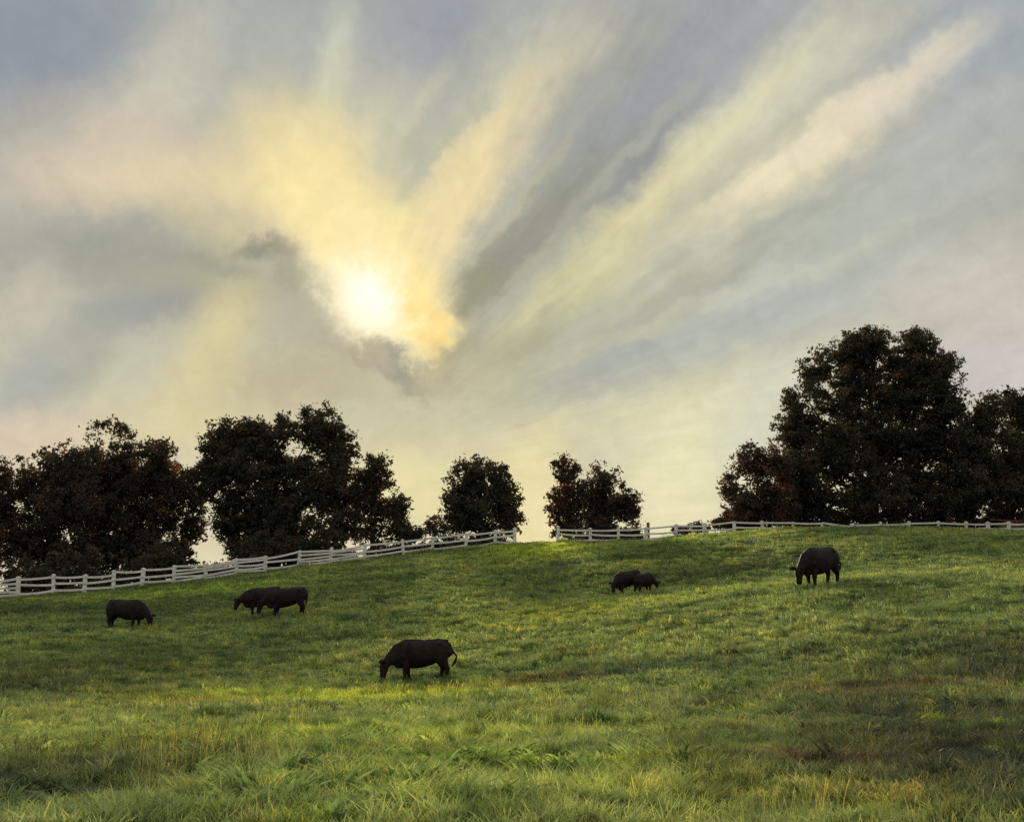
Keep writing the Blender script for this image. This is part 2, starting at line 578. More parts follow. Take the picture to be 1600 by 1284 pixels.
def m_blade(name, tint=(1, 1, 1), gain=2.3):
    m, q, out = material(name)
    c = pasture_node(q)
    oi = q.n('ShaderNodeObjectInfo')
    hue = q.ramp(oi.outputs['Random'], [(0, (.62, .72, .6)), (.35, (.95, 1.0, .9)), (.7, (1.15, 1.15, .9)), (.9, (1.5, 1.35, .8)), (1, (1.25, .9, .65))])
    c = q.mix(1.0, c, hue, 'MULTIPLY')
    gp = q.n('ShaderNodeNewGeometry')
    plant = q.noise(q.vec('MULTIPLY', gp.outputs['Position'], (1, 1, .3)), 3.2, 3, .6)
    c = q.mix(1.0, c, q.ramp(plant, [(.32, (.30, .33, .30)), (.45, (.78, .84, .78)), (.56, (1.1, 1.1, 1.05)), (.68, (1.65, 1.55, 1.4))]), 'MULTIPLY')
    c = q.vec('SCALE', q.mix(1.0, c, tint, 'MULTIPLY'), gain)
    herd = q.noise(q.vec('MULTIPLY', gp.outputs['Position'], (1, .8, .2)), .8, 4, .65, .5)
    c = q.mix(1.0, c, q.ramp(herd, [(.34, (.50, .56, .52)), (.5, (1, 1, 1)), (.66, (1.25, 1.2, 1.1))]), 'MULTIPLY')
    d = q.n('ShaderNodeBsdfDiffuse')
    t = q.n('ShaderNodeBsdfTranslucent')
    q.put(d.inputs[0], c)
    q.put(t.inputs[0], q.mix(1.0, c, (1.1, 1.05, .92), 'MULTIPLY'))
    mx = q.n('ShaderNodeMixShader')
    mx.inputs[0].default_value = .45
    gl = q.n('ShaderNodeBsdfGlossy')
    gl.inputs['Roughness'].default_value = .45
    gl.inputs['Color'].default_value = (.6, .6, .5, 1)
    mx2 = q.n('ShaderNodeMixShader')
    mx2.inputs[0].default_value = .03
    L = m.node_tree.links
    L.new(d.outputs[0], mx.inputs[1])
    L.new(t.outputs[0], mx.inputs[2])
    L.new(mx.outputs[0], mx2.inputs[1])
    L.new(gl.outputs[0], mx2.inputs[2])
    L.new(mx2.outputs[0], out.inputs[0])
    return m


def m_leaf(name, green, rust, amount):
    """Leaves: most green, some turned rust; the share of turned leaves varies from bough to bough."""
    m, q, out = material(name)
    geo = q.n('ShaderNodeNewGeometry')
    at_ = q.n('ShaderNodeAttribute')
    at_.attribute_name = 'tint'
    bough = q.noise(geo.outputs['Position'], .55, 3, .6)
    f = q.math('ADD', at_.outputs['Fac'], q.maprange(bough, .35, .7, -.45, .45))
    dark = green
    c = q.ramp(q.math('ADD', f, 0.0, clamp=True), [
        (0.0, tuple(.65 * v for v in dark)), (.45, dark), (1 - amount, tuple(1.25 * v for v in dark)),
        (min(.99, 1 - amount + .18), rust), (1.0, tuple(1.4 * v for v in rust))])
    d = q.n('ShaderNodeBsdfDiffuse')
    t = q.n('ShaderNodeBsdfTranslucent')
    q.put(d.inputs[0], c)
    q.put(t.inputs[0], q.mix(1.0, c, (1.5, 1.0, .6), 'MULTIPLY'))
    mx = q.n('ShaderNodeMixShader')
    mx.inputs[0].default_value = .35
    L = m.node_tree.links
    L.new(d.outputs[0], mx.inputs[1])
    L.new(t.outputs[0], mx.inputs[2])
    L.new(mx.outputs[0], out.inputs[0])
    return m


def m_simple(name, c1, c2, scale, rough=.8, bump=.2, spec=.3, stretch=(1, 1, 1)):
    m, q, out = material(name)
    tcn = q.n('ShaderNodeTexCoord')
    v = q.vec('MULTIPLY', tcn.outputs['Object'], stretch)
    nz = q.noise(v, scale, 5, .65, .3)
    b = q.n('ShaderNodeBsdfPrincipled')
    q.put(b.inputs['Base Color'], q.mix(q.maprange(nz, .35, .68), c1, c2))
    b.inputs['Roughness'].default_value = rough
    b.inputs['Specular IOR Level'].default_value = spec
    bp = q.n('ShaderNodeBump')
    bp.inputs['Strength'].default_value = bump
    bp.inputs['Distance'].default_value = .02
    q.put(bp.inputs['Height'], nz)
    q.put(b.inputs['Normal'], bp.outputs[0])
    m.node_tree.links.new(b.outputs[0], out.inputs[0])
    return m


M_FIELD = m_field()
M_BARK = m_simple("bark", (.055, .042, .032), (.028, .022, .018), 3.0, .95, .6, .1, (1, 1, .3))
M_WHITE = m_simple("white_fence_paint", (.86, .85, .85), (.60, .57, .56), 1.3, .6, .15, .3)
M_COW = m_simple("black_hide", (.010, .009, .010), (.024, .018, .018), 5.0, .7, .35, .12)
M_COWRED = m_simple("dark_brown_hide", (.011, .009, .009), (.034, .019, .016), 4.0, .7, .35, .12)
M_EYE = m_simple("wet_eye", (.008, .006, .005), (.01, .008, .006), 2.0, .1, 0, .6)
M_WOOD = m_simple("weathered_wood", (.20, .13, .08), (.12, .08, .05), 4.0, .85, .4, .2, (1, 1, .2))
M_RUST = m_simple("rusty_sheet", (.30, .085, .035), (.20, .05, .025), 3.0, .7, .2, .3)
M_PETAL, _q, _o = material("yellow_petal")
_d = _q.n('ShaderNodeBsdfDiffuse')
_d.inputs[0].default_value = (.75, .62, .10, 1)
M_PETAL.node_tree.links.new(_d.outputs[0], _o.inputs[0])

# ------------------------------------------------------------------ field
def axis(lo, hi, step, far):
    a = list(np.arange(lo, hi + .001, step))
    s, v = step, hi
    while v < far:
        s *= 1.22
        v += s
        a.append(v)
    s, v = step, lo
    while v > -far:
        s *= 1.22
        v -= s
        a.insert(0, v)
    return np.array(a)


ax, ay = axis(-80, 80, .8, 4000), axis(-4, 130, .7, 4000)
GX, GY = np.meshgrid(ax, ay)
GZ = ground(GX, GY)
V = np.stack([GX.ravel(), GY.ravel(), GZ.ravel()], 1)
nx, ny = len(ax), len(ay)
ii = (np.arange(ny - 1)[:, None] * nx + np.arange(nx - 1)[None]).ravel()
Fq = np.stack([ii, ii + 1, ii + 1 + nx, ii + nx], 1)
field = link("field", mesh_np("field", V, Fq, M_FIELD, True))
prop(field, "rolling green pasture rising to the fence on the right", None, None, "structure")

# ------------------------------------------------------------------ grass
tufts = bpy.data.collections.new("grass_tufts")        # source meshes for the sward, linked nowhere in the scene
M_GRASS = m_blade("grass_blade")


def tuft(name, blades, spread, h0, h1, w, lean, mat, flop=.5):
    V, Q = [], []
    for _ in range(blades):
        a, r = random.uniform(0, 6.283), spread * math.sqrt(random.random())
        bx, by = r * math.cos(a), r * math.sin(a)
        h = random.uniform(h0, h1)
        la = a + random.uniform(-1.2, 1.2)
        ln = h * random.uniform(.1, lean)
        wa = random.uniform(0, 6.283)
        ww = w * random.uniform(.6, 1.3)
        cx, cy = math.cos(wa) * ww / 2, math.sin(wa) * ww / 2
        o = len(V)
        for (t, k) in ((0, 1.0), (.45, .95), (.8, .6), (1.0, .08)):
            s = ln * t ** (1.6 + flop)
            x, y, z = bx + math.cos(la) * s, by + math.sin(la) * s, h * (t - .25 * lean * t * t)
            V += [(x - cx * k, y - cy * k, z - .03), (x + cx * k, y + cy * k, z - .03)]
        for i in range(3):
            Q.append((o + 2 * i, o + 2 * i + 1, o + 2 * i + 3, o + 2 * i + 2))
    me = mesh_np(name, np.array(V), np.array(Q), mat, True)
    o = bpy.data.objects.new(name, me)
    tufts.objects.link(o)


# order by name gives the instance index
tuft("grass_a_short", 46, .17, .06, .16, .007, .8, M_GRASS)
tuft("grass_b_short", 46, .17, .08, .20, .008, .9, M_GRASS)
tuft("grass_c_mid", 44, .15, .12, .28, .009, .9, M_GRASS)
tuft("grass_d_tall", 40, .12, .18, .40, .010, .9, M_GRASS)
tuft("grass_e_broad", 20, .13, .06, .18, .026, 1.1, M_GRASS)
tuft("grass_f_far", 60, .34, .08, .20, .026, .9, M_GRASS)
tuft("grass_g_far", 60, .34, .10, .26, .030, .9, M_GRASS)
tuft("grass_h_weed", 16, .10, .14, .30, .060, 1.3, m_blade("weed_leaf", (.75, .85, .8)), 1.0)


def seed_heads(name):
    V, Q = [], []
    for _ in range(9):
        a, r = random.uniform(0, 6.283), .14 * math.sqrt(random.random())
        bx, by, h = r * math.cos(a), r * math.sin(a), random.uniform(.24, .42)
        la, ln = random.uniform(0, 6.283), random.uniform(.03, .16)
        wa = random.uniform(0, 6.283)
        for (t0, t1, w0, w1) in ((0, .45, .0025, .0022), (.45, .80, .0022, .002), (.80, .90, .002, .0055), (.90, 1.0, .0055, .0015)):
            o = len(V)
            for t, w in ((t0, w0), (t1, w1)):
                x, y, z = bx + math.cos(la) * ln * t * t, by + math.sin(la) * ln * t * t, h * t - .03
                V += [(x - math.cos(wa) * w, y - math.sin(wa) * w, z), (x + math.cos(wa) * w, y + math.sin(wa) * w, z)]
            Q.append((o, o + 1, o + 3, o + 2))
    tufts.objects.link(bpy.data.objects.new(name, mesh_np(name, np.array(V), np.array(Q), m_blade("seed_stem", (1.05, .9, .75)))))


seed_heads("grass_i_seed")


def blotch(x, y, s, seed):
    return .5 + .5 * np.sin(x / s * 1.7 + 2.1 * np.sin(y / s * 1.1 + seed) + seed) * np.sin(y / s * 1.3 + 1.7 * np.sin(x / s * .9 - seed))


def scatter(n, d0, d1, half, power):
    """Points in a wedge in front of the viewer, from d0 to d1 metres."""
    u = rng.random(n)
    D = (d0 ** power + u * (d1 ** power - d0 ** power)) ** (1 / power)
    k = rng.uniform(-half, half, n)
    return k * D + rng.uniform(-1, 1, n) * 1.5, D


pts, idx, scl, rot = [], [], [], []


def add(x, y, kinds, smin, smax):
    n = len(x)
    z = ground(x, y)
    pts.append(np.stack([x, y, z], 1))
    idx.append(rng.choice(kinds, n))
    s = rng.uniform(smin, smax, n) * (.55 + .5 * blotch(x, y, 2.3, .7) + .4 * blotch(x, y, .7, 3.1))
    scl.append(s)
    rot.append(np.stack([rng.normal(0, .12, n), rng.normal(0, .12, n), rng.uniform(0, 6.283, n)], 1))


x, y = scatter(26000, 4.5, 24, .85, 1.35); add(x, y, [0, 0, 1, 1, 4, 4], .8, 1.25)
x, y = scatter(9000, 4.5, 22, .85, 1.3)
keep = blotch(x, y, 1.4, 2.2) > .5
add(x[keep], y[keep], [2, 2, 3, 4], .6, 1.0)
x, y = scatter(26000, 20, 46, .72, 1.7); add(x, y, [0, 1, 2, 4, 5], .9, 1.4)
x, y = scatter(5000, 20, 46, .72, 1.7)
keep = blotch(x, y, 2.6, 4.0) > .62
add(x[keep], y[keep], [2, 3, 6], .9, 1.2)
x, y = scatter(36000, 42, 102, .62, 1.9); add(x, y, [5, 5, 6], .9, 1.35)
x, y = scatter(7000, 5, 34, .8, 1.4)
keep = blotch(x, y, 1.9, 5.0) > .55
add(x[keep], y[keep], [7], .6, 1.2)
x, y = scatter(3600, 5, 30, .8, 1.4)
keep = blotch(x, y, 3.1, 1.4) > .62
add(x[keep], y[keep], [8], .7, 1.1)
# rank grass the cattle leave along the fences
for u0, u1 in (((-.5, 76), (.0, 92.5)), ((.045, 92.5), (.12, 93.5)), ((.12, 93.5), (.25, 98)), ((.42, 97), (.52, 92))):
    t_ = rng.random(420)
    D_ = u0[1] + (u1[1] - u0[1]) * t_ + rng.normal(0, .25, 420)
    add((u0[0] + (u1[0] - u0[0]) * t_) * D_, D_, [3, 5, 6, 8], 1.0, 1.9)
pts, idx, scl, rot = np.vstack(pts), np.concatenate(idx), np.concatenate(scl), np.vstack(rot)


def scatter_object(name, pts, idx, scl, rot, coll):
    me = bpy.data.meshes.new(name)
    me.vertices.add(len(pts))
    me.vertices.foreach_set('co', pts.astype(np.float32).ravel())
    a = me.attributes.new('pick', 'INT', 'POINT'); a.data.foreach_set('value', idx.astype(np.int32))
    a = me.attributes.new('size', 'FLOAT', 'POINT'); a.data.foreach_set('value', scl.astype(np.float32))
    a = me.attributes.new('turn', 'FLOAT_VECTOR', 'POINT'); a.data.foreach_set('vector', rot.astype(np.float32).ravel())
    o = link(name, me)
    t = bpy.data.node_groups.new(name, 'GeometryNodeTree')
    t.interface.new_socket('Geometry', in_out='INPUT', socket_type='NodeSocketGeometry')
    t.interface.new_socket('Geometry', in_out='OUTPUT', socket_type='NodeSocketGeometry')
    N, L = t.nodes, t.links
    gi, go = N.new('NodeGroupInput'), N.new('NodeGroupOutput')
    ci = N.new('GeometryNodeCollectionInfo')
    ci.inputs['Collection'].default_value = coll
    ci.inputs['Separate Children'].default_value = True
    ci.inputs['Reset Children'].default_value = True
    io = N.new('GeometryNodeInstanceOnPoints')
    io.inputs['Pick Instance'].default_value = True

    def attr(nm, ty):
        nd = N.new('GeometryNodeInputNamedAttribute')
        nd.data_type = ty
        nd.inputs['Name'].default_value = nm
        return nd.outputs[0]
    L.new(gi.outputs[0], io.inputs['Points'])
    L.new(ci.outputs[0], io.inputs['Instance'])
    L.new(attr('pick', 'INT'), io.inputs['Instance Index'])
    er = N.new('FunctionNodeEulerToRotation')
    L.new(attr('turn', 'FLOAT_VECTOR'), er.inputs[0])
    L.new(er.outputs[0], io.inputs['Rotation'])
    L.new(attr('size', 'FLOAT'), io.inputs['Scale'])
    L.new(io.outputs[0], go.inputs[0])
    md = o.modifiers.new("scatter", 'NODES')
    md.node_group = t
    return o


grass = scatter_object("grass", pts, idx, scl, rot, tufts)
prop(grass, "uneven green and yellowish grass covering the whole pasture", None, None, "stuff")

# ------------------------------------------------------------------ fences
def box(cx, cy, cz, sx, sy, sz, ch=.0):
    V = [(cx + sx / 2 * a, cy + sy / 2 * b, cz + sz / 2 * c) for a in (-1, 1) for b in (-1, 1) for c in (-1, 1)]
    Fc = [(0, 1, 3, 2), (4, 6, 7, 5), (0, 4, 5, 1), (2, 3, 7, 6), (0, 2, 6, 4), (1, 5, 7, 3)]
    return V, Fc


def post_mesh(h=1.42, w=.22):
    V, Fc = [], []
    rings = [(-.4, w / 2), (h - .1, w / 2), (h - .1, w / 2 + .025), (h - .06, w / 2 + .025), (h, .02)]
    for z, r in rings:
        V += [(-r, -r, z), (r, -r, z), (r, r, z), (-r, r, z)]
    for i in range(len(rings) - 1):
        for k in range(4):
            a, b = i * 4 + k, i * 4 + (k + 1) % 4
            Fc.append((a, b, b + 4, a + 4))
    Fc += [(3, 2, 1, 0), tuple(range(len(V) - 4, len(V)))]
    return mesh_np("post", V, Fc, M_WHITE)


POST = post_mesh()


def rail_mesh(a, b, h, t=.05):
    """One board between two posts; sags and warps a little."""
    n = 5
    d = (b - a)
    ln = np.linalg.norm(d[:2])
    nrm = np.array([-d[1], d[0], 0]) / ln
    sag, wv = random.uniform(0, .07), random.uniform(-.03, .03)
    V, Fc = [], []
    for i in range(n):
        u = i / (n - 1)
        c = a + d * u + np.array([0, 0, -sag * 4 * u * (1 - u)]) + nrm * wv * math.sin(u * 3.1)
        for s, zz in ((-1, -1), (1, -1), (1, 1), (-1, 1)):
            V.append(c + nrm * s * t / 2 + np.array([0, 0, zz * h / 2]))
    for i in range(n - 1):
        for k in range(4):
            q, r = i * 4 + k, i * 4 + (k + 1) % 4
            Fc.append((q, r, r + 4, q + 4))
    Fc += [(3, 2, 1, 0), (4 * n - 4, 4 * n - 3, 4 * n - 2, 4 * n - 1)]
    return mesh_np("rail", V, Fc, M_WHITE)


def fence(label, stations, dense=(), group=None):
    """stations: (px, distance) of each post; dense: spans closed with five boards instead of three."""
    P = []
    for px, D in stations:
        X = at(px, 900, D)[0]
        P.append(np.array([X, D, ground(X, D)]))
    root = empty("board_fence", P[0])
    prop(root, label, "fence", group)
    o0 = P[0]
    for i, q in enumerate(P):
        nb = P[min(i + 1, len(P) - 1)] - P[max(i - 1, 0)]
        o = link("post", POST, root, q - o0)
        o.rotation_euler = (random.gauss(0, .035), random.gauss(0, .05), math.atan2(nb[1], nb[0]))
        o.scale = (random.uniform(.9, 1.15), 1, random.uniform(.95, 1.06))
    for i in range(len(P) - 1):
        d = P[i + 1] - P[i]
        u = d / np.linalg.norm(d)
        hs = (.27, .53, .78, 1.03, 1.25) if i in dense else (.34, .78, 1.22)
        for h in hs:
            off = np.array([-u[1], u[0], 0]) * -.14          # boards nailed on the field side of the posts
            j1, j2 = random.gauss(0, .06), random.gauss(0, .06)
            link("rail", rail_mesh(P[i] - o0 + off + u * .02 + (0, 0, h + j1), P[i + 1] - o0 + off - u * .02 + (0, 0, h + j2), .15), root)
    return root


L_px = [-75, -25, 30, 85, 133, 178, 222, 272, 321, 370, 414, 465, 515, 568, 630, 675, 727, 773, 804]
L_D = np.interp(L_px, [-100, 0, 200, 400, 600, 800], [72, 75.5, 80.5, 86.5, 90, 92.5])
fence("white board fence running below the dark trees on the left", list(zip(L_px, L_D)), dense=(0, 1, 7, 8, 9, 11, 12))
R_px = [872, 923, 967, 1011, 1058, 1104, 1150, 1196, 1242, 1288, 1334, 1380, 1426, 1472, 1515, 1551, 1581, 1612, 1650]
R_D = np.interp(R_px, [870, 1000, 1100, 1200, 1300, 1480, 1551, 1600, 1660], [92.5, 93.5, 96, 99, 100.5, 100, 97, 95, 92])
fence("white board fence half hidden by the hill crest below the tall right tree", list(zip(R_px, R_D)))

# brown stake behind the right fence
s = at(1013, 850, 95.5)
gz = ground(s[0], s[1])
top = at(1011, 816, 95.5)[2]
hh = max(1.2, top - gz)
v, f = tube([(0, 0, -.4), (0, 0, hh * .5), (.02, 0, hh - .06), (.02, 0, hh)], [.15, .14, .14, .10], 10)
st = link("wooden_stake", mesh_np("wooden_stake", v, f, M_WOOD), None, (s[0], s[1], gz))
prop(st, "brown wooden stake standing behind a white fence post beside the reddish trees", "stake")

# low shed with a rusty roof beyond the fence at the right edge
A = at(1574, 818, 100.5)
ztop = at(1590, 807, 100.5)[2]
zg = ground(A[0] + 2, 101.5)
shed = empty("field_shed", (A[0], 100.5, zg))
prop(shed, "low shed with rust red roof behind the fence at the right edge", "shed")
hw = max(.9, ztop - zg - .5)
Lx, Ly = 5.0, 3.0
for k in range(20):
    w_ = Lx / 20
    v, f = box(w_ * (k + .5), random.uniform(-.01, .01), hw / 2 - .2, w_ - .02, .03, hw + .4)
    link("plank", mesh_np("plank", v, f, M_WOOD), shed)
for xx in (0.02, Lx - .02):
    v, f = box(xx, Ly / 2 + .03, hw / 2 - .2, .04, Ly, hw + .4)
    link("side_wall", mesh_np("side_wall", v, f, M_WOOD), shed)
v, f = box(Lx / 2, Ly + .05, hw / 2 - .2, Lx, .04, hw + .4)
link("back_wall", mesh_np("back_wall", v, f, M_WOOD), shed)
n = 60
V, Fc = [], []
for i in range(n + 1):
    zz = .03 * math.sin(i * 1.57)
    for yy, up in ((-.25, 0), (Ly + .3, .42)):
        V += [(-.2 + (Lx + .4) * i / n, yy, hw + .03 + up + zz), (-.2 + (Lx + .4) * i / n, yy, hw + .1 + up + zz)]
for i in range(n):
    a, b = 4 * i, 4 * i + 4
    Fc += [(a + 1, b + 1, b + 3, a + 3), (a, a + 2, b + 2, b), (a, b, b + 1, a + 1), (a + 2, a + 3, b + 3, b + 2)]
link("roof", mesh_np("roof", V, Fc, M_RUST), shed)

# ------------------------------------------------------------------ trees
def foliage(lobes, leaf, density, seed):
    """Leaf-sized faces gathered in sprays through each lobe of the crown. lobes: (centre, radii) in local metres."""
    r_ = np.random.default_rng(seed)
    C, T, big = [], [], []
    for c, rad_ in lobes:
        c, rad_ = np.array(c), np.array(rad_)
        area = 4 * math.pi * (((rad_[0] * rad_[1]) ** 1.6 + (rad_[0] * rad_[2]) ** 1.6 + (rad_[1] * rad_[2]) ** 1.6) / 3) ** (1 / 1.6)
        n = max(14, int(area * density))
        d = r_.normal(size=(n, 3))
        d /= np.linalg.norm(d, axis=1, keepdims=True)
        k = np.where(r_.random(n) < .72, r_.uniform(.72, 1.02, n), r_.uniform(.15, .75, n))
        cc = c + d * rad_ * k[:, None]
        ok = np.array([noise.noise(Vector((q[0] * .5 + seed, q[1] * .12, q[2] * .5))) > -.24 for q in cc])
        cc, n = cc[ok], int(ok.sum())
        rc = r_.uniform(.28, .75, n) * min(1.0, .35 + rad_.min() / 2.5)
        m = (r_.uniform(38, 80, n)).astype(int)
        rep = np.repeat(np.arange(n), m)
        off = r_.normal(size=(len(rep), 3)) * np.array([.55, .55, .38])
        C.append(cc[rep] + off * rc[rep][:, None])
        T.append(np.clip(r_.random(n)[rep] * .55 + r_.random(len(rep)) * .45, 0, 1))
        # thick inner foliage
        ni = max(8, int(n * .4))
        d = r_.normal(size=(ni, 3))
        d /= np.linalg.norm(d, axis=1, keepdims=True)
        ci = c + d * rad_ * (r_.random(ni) ** .5 * .72)[:, None]
        ok = np.array([noise.noise(Vector((q[0] * .5 + seed, q[1] * .12, q[2] * .5))) > -.22 for q in ci])
        ci, ni = ci[ok], int(ok.sum())
        rep = np.repeat(np.arange(ni), 30)
        C.append(ci[rep] + r_.normal(size=(len(rep), 3)) * .42 * min(1.0, .35 + rad_.min() / 2.5))
        T.append(np.clip(r_.random(ni)[rep] * .55 + r_.random(len(rep)) * .45, 0, 1))
        big += [len(C) - 1]
        # stray twigs beyond the outline
        ns = max(6, n // 2)
        d = r_.normal(size=(ns, 3))
        d[:, 2] = np.abs(d[:, 2]) * 1.1 - .25
        d /= np.linalg.norm(d, axis=1, keepdims=True)
        rep = np.repeat(np.arange(ns), 14)
        along = r_.uniform(.9, 1.16, len(rep))
        C.append(c + d[rep] * rad_ * along[:, None] + r_.normal(size=(len(rep), 3)) * .11)
        T.append(np.clip(r_.random(ns)[rep] * .6 + r_.random(len(rep)) * .4, 0, 1))
    grow = np.concatenate([np.full(len(q), 1.75 if i in big else 1.0) for i, q in enumerate(C)])
    C, T = np.vstack(C), np.concatenate(T)
    n = len(C)
    a = r_.normal(size=(n, 3))
    a /= np.linalg.norm(a, axis=1, keepdims=True)
    b = np.cross(a, r_.normal(size=(n, 3)))
    b /= np.linalg.norm(b, axis=1, keepdims=True)
    s = (r_.uniform(.65, 1.35, n) * leaf * grow)[:, None]
    fold = np.cross(a, b) * s * .18
    V = np.stack([C - a * s * .62, C + b * s * .36 + fold, C + a * s * .62, C - b * s * .36 + fold], 1).reshape(-1, 3)
    Fq = np.arange(4 * n).reshape(n, 4)
    return V, Fq, np.repeat(T, 1)


LEAVES = {
    'dark': m_leaf("dark_green_leaves", (.075, .080, .064), (.17, .095, .065), .07),
    'brown': m_leaf("bronze_leaves", (.080, .074, .064), (.20, .095, .065), .12),
    'red': m_leaf("reddish_leaves", (.088, .070, .064), (.26, .10, .07), .22),
}
n_leaf = 0


def tree(name, label, cat, D, lobes_px, leaf, mat, seed, base_px=None, trunk=True, density=.95, group=None, depth=1.0, tr=.32):
    """lobes_px: (px, py, rx, ry) as the lobe shows in the photograph, at distance D."""
    global n_leaf
    r_ = random.Random(seed)
    k = D / F * 1.0
    xs = [q[0] for q in lobes_px]
    bp = base_px if base_px is not None else sum(xs) / len(xs)
    bx = at(bp, 860, D)[0]
    bz = ground(bx, D)
    root = empty(name, (bx, D, bz))
    prop(root, label, cat, group)
    L = []
    for (px, py, ax_, ay_) in lobes_px:
        c = at(px, py, D)
        rr = np.array([ax_ * k, (ax_ + ay_) * .5 * k * depth, ay_ * k])
        dyy = r_.uniform(-.6, .6) * rr[1]
        c = at(px, py, D + dyy)
        L.append((c - np.array([bx, D, bz]), rr))
    V, Fq, T = foliage(L, leaf, density, seed)
    # no leaf below the soil
    wz = V.reshape(-1, 4, 3)
    keep = wz[:, :, 2].min(1) > -.6
    V = wz[keep].reshape(-1, 3)
    Fq = np.arange(len(V)).reshape(-1, 4)
    T = T[keep]
    n_leaf += len(Fq)
    me = mesh_np("crown", V, Fq, LEAVES[mat])
    a = me.attributes.new('tint', 'FLOAT', 'FACE')
    a.data.foreach_set('value', T.astype(np.float32))
    link("crown", me, root)
    if trunk:
        top = max(c[2] for c, _ in L)
        cx = float(np.mean([c[0] for c, _ in L]))
        h = top * .8
        pts_, rad_ = [], []
        for i in range(8):
            u = i / 7
            pts_.append((cx * u * .5 + .18 * math.sin(u * 4 + seed), .15 * math.sin(u * 3 + 2 * seed), -.5 + (h + .5) * u))
            rad_.append(tr * (1.35 - .35 * min(1, u * 6) - .85 * u) + .02)
        v, f = tube(pts_, rad_, 10)
        tk = link("trunk", mesh_np("trunk", v, f, M_BARK, True), root)
        for c, rr in L:
            z0 = max(.6, min(h * .85, c[2] * r_.uniform(.35, .6)))
            u = (z0 + .5) / (h + .5)
            s0 = Vector((cx * u * .5 + .18 * math.sin(u * 4 + seed), .15 * math.sin(u * 3 + 2 * seed), z0))
            e = Vector(c) + Vector((0, 0, rr[2] * .5))
            if e.z < z0 + .4:
                continue
            mid = s0.lerp(e, .5) + Vector((0, 0, -.06 * (e - s0).length)) + Vector((r_.uniform(-.3, .3), r_.uniform(-.3, .3), 0))
            rb = max(.035, tr * (1 - u) * .5)
            v, f = tube([s0, s0.lerp(mid, .5), mid, mid.lerp(e, .6), e], [rb, rb * .85, rb * .65, rb * .4, .015], 7)
            link("limb", mesh_np("limb", v, f, M_BARK, True), root)
    else:
        for i in range(5):
            c, rr = L[i % len(L)]
            s0 = Vector((c[0] + r_.uniform(-.3, .3), c[1], -.3))
            e = Vector(c) + Vector((r_.uniform(-.4, .4), 0, rr[2] * .6))
            v, f = tube([s0, s0.lerp(e, .5) + Vector((r_.uniform(-.15, .15), 0, 0)), e], [.06, .04, .012], 6)
            link("stem", mesh_np("stem", v, f, M_BARK, True), root)
    return root


LEFT = "trees behind the left fence"
RIGHT = "trees behind the right fence"
tree("broadleaf_tree", "reddish brown tree cut off by the left edge of the picture", "tree", 90,
     [(-20, 752, 36, 42), (-40, 830, 60, 70), (-5, 800, 30, 45), (-30, 880, 40, 40)], .21, 'red', 11, -40, group=LEFT)
tree("broadleaf_tree", "low rounded dark tree beside the reddish tree at the left edge", "tree", 93,
     [(92, 725, 36, 38), (45, 752, 36, 40), (60, 800, 46, 45), (105, 800, 50, 60), (45, 850, 38, 42), (95, 865, 52, 38), (118, 750, 30, 45)],
     .21, 'brown', 12, 78, group=LEFT)
tree("broadleaf_tree", "tallest dark tree rising from the middle of the far left clump", "tree", 97,
     [(172, 690, 34, 40), (160, 735, 44, 45), (195, 745, 38, 48), (150, 800, 48, 50), (195, 815, 52, 55), (160, 865, 55, 38), (205, 865, 45, 35)],
     .21, 'dark', 13, 178, group=LEFT, tr=.4)
tree("broadleaf_tree", "bronze tinged tree on the right side of the far left clump", "tree", 95,
     [(243, 722, 33, 36), (236, 770, 40, 48), (262, 770, 30, 45), (236, 825, 42, 45), (238, 865, 36, 32)],
     .21, 'brown', 14, 243, group=LEFT)
tree("broadleaf_tree", "slender sparse tree in the gap between the two big left clumps", "tree", 98,
     [(292, 752, 20, 28), (288, 795, 24, 36), (302, 828, 20, 22), (282, 856, 15, 24), (312, 780, 18, 28)], .20, 'brown', 15, 291, group=LEFT, density=.75, tr=.18)
tree("broadleaf_tree", "massive dark many-topped tree left of centre under the sun", "tree", 99,
     [(346, 692, 34, 38), (335, 745, 26, 42), (388, 690, 40, 38), (436, 684, 40, 38), (500, 672, 36, 40), (526, 706, 32, 36),
      (385, 750, 58, 52), (460, 740, 60, 55), (515, 760, 40, 45), (395, 815, 60, 48), (470, 810, 62, 52), (405, 862, 46, 28), (475, 860, 44, 30), (345, 795, 26, 30), (368, 830, 24, 30)],
     .22, 'dark', 16, 430, group=LEFT, tr=.6)
tree("broadleaf_tree", "smaller brownish tree against the right side of the massive dark tree", "tree", 96,
     [(582, 742, 29, 33), (556, 775, 34, 40), (592, 788, 34, 40), (545, 825, 32, 30), (600, 825, 30, 30), (620, 800, 20, 28)],
     .21, 'brown', 17, 585, group=LEFT, tr=.26)
tree("bush", "rounded dark bush between the brownish tree and the lone round tree", "bush", 96,
     [(678, 828, 20, 20), (652, 838, 16, 14), (630, 836, 18, 22), (690, 842, 18, 12)], .19, 'dark', 18, 665, False, group="bushes along the fences")
tree("broadleaf_tree", "lone round-crowned dark tree near the gap between the fences", "tree", 98,
     [(742, 750, 40, 36), (775, 755, 27, 32), (712, 778, 29, 34), (790, 788, 26, 34), (745, 795, 54, 36), (712, 812, 30, 24), (795, 812, 24, 22), (750, 830, 50, 16)],
     .20, 'dark', 19, 748, group=LEFT, tr=.34)
tree("broadleaf_tree", "narrow upright reddish tree right of the fence gap", "tree", 99,
     [(885, 735, 21, 24), (888, 768, 26, 28), (874, 792, 21, 22), (894, 800, 26, 28), (880, 822, 26, 15)],
     .19, 'red', 20, 888, group=RIGHT, density=.85, tr=.2)
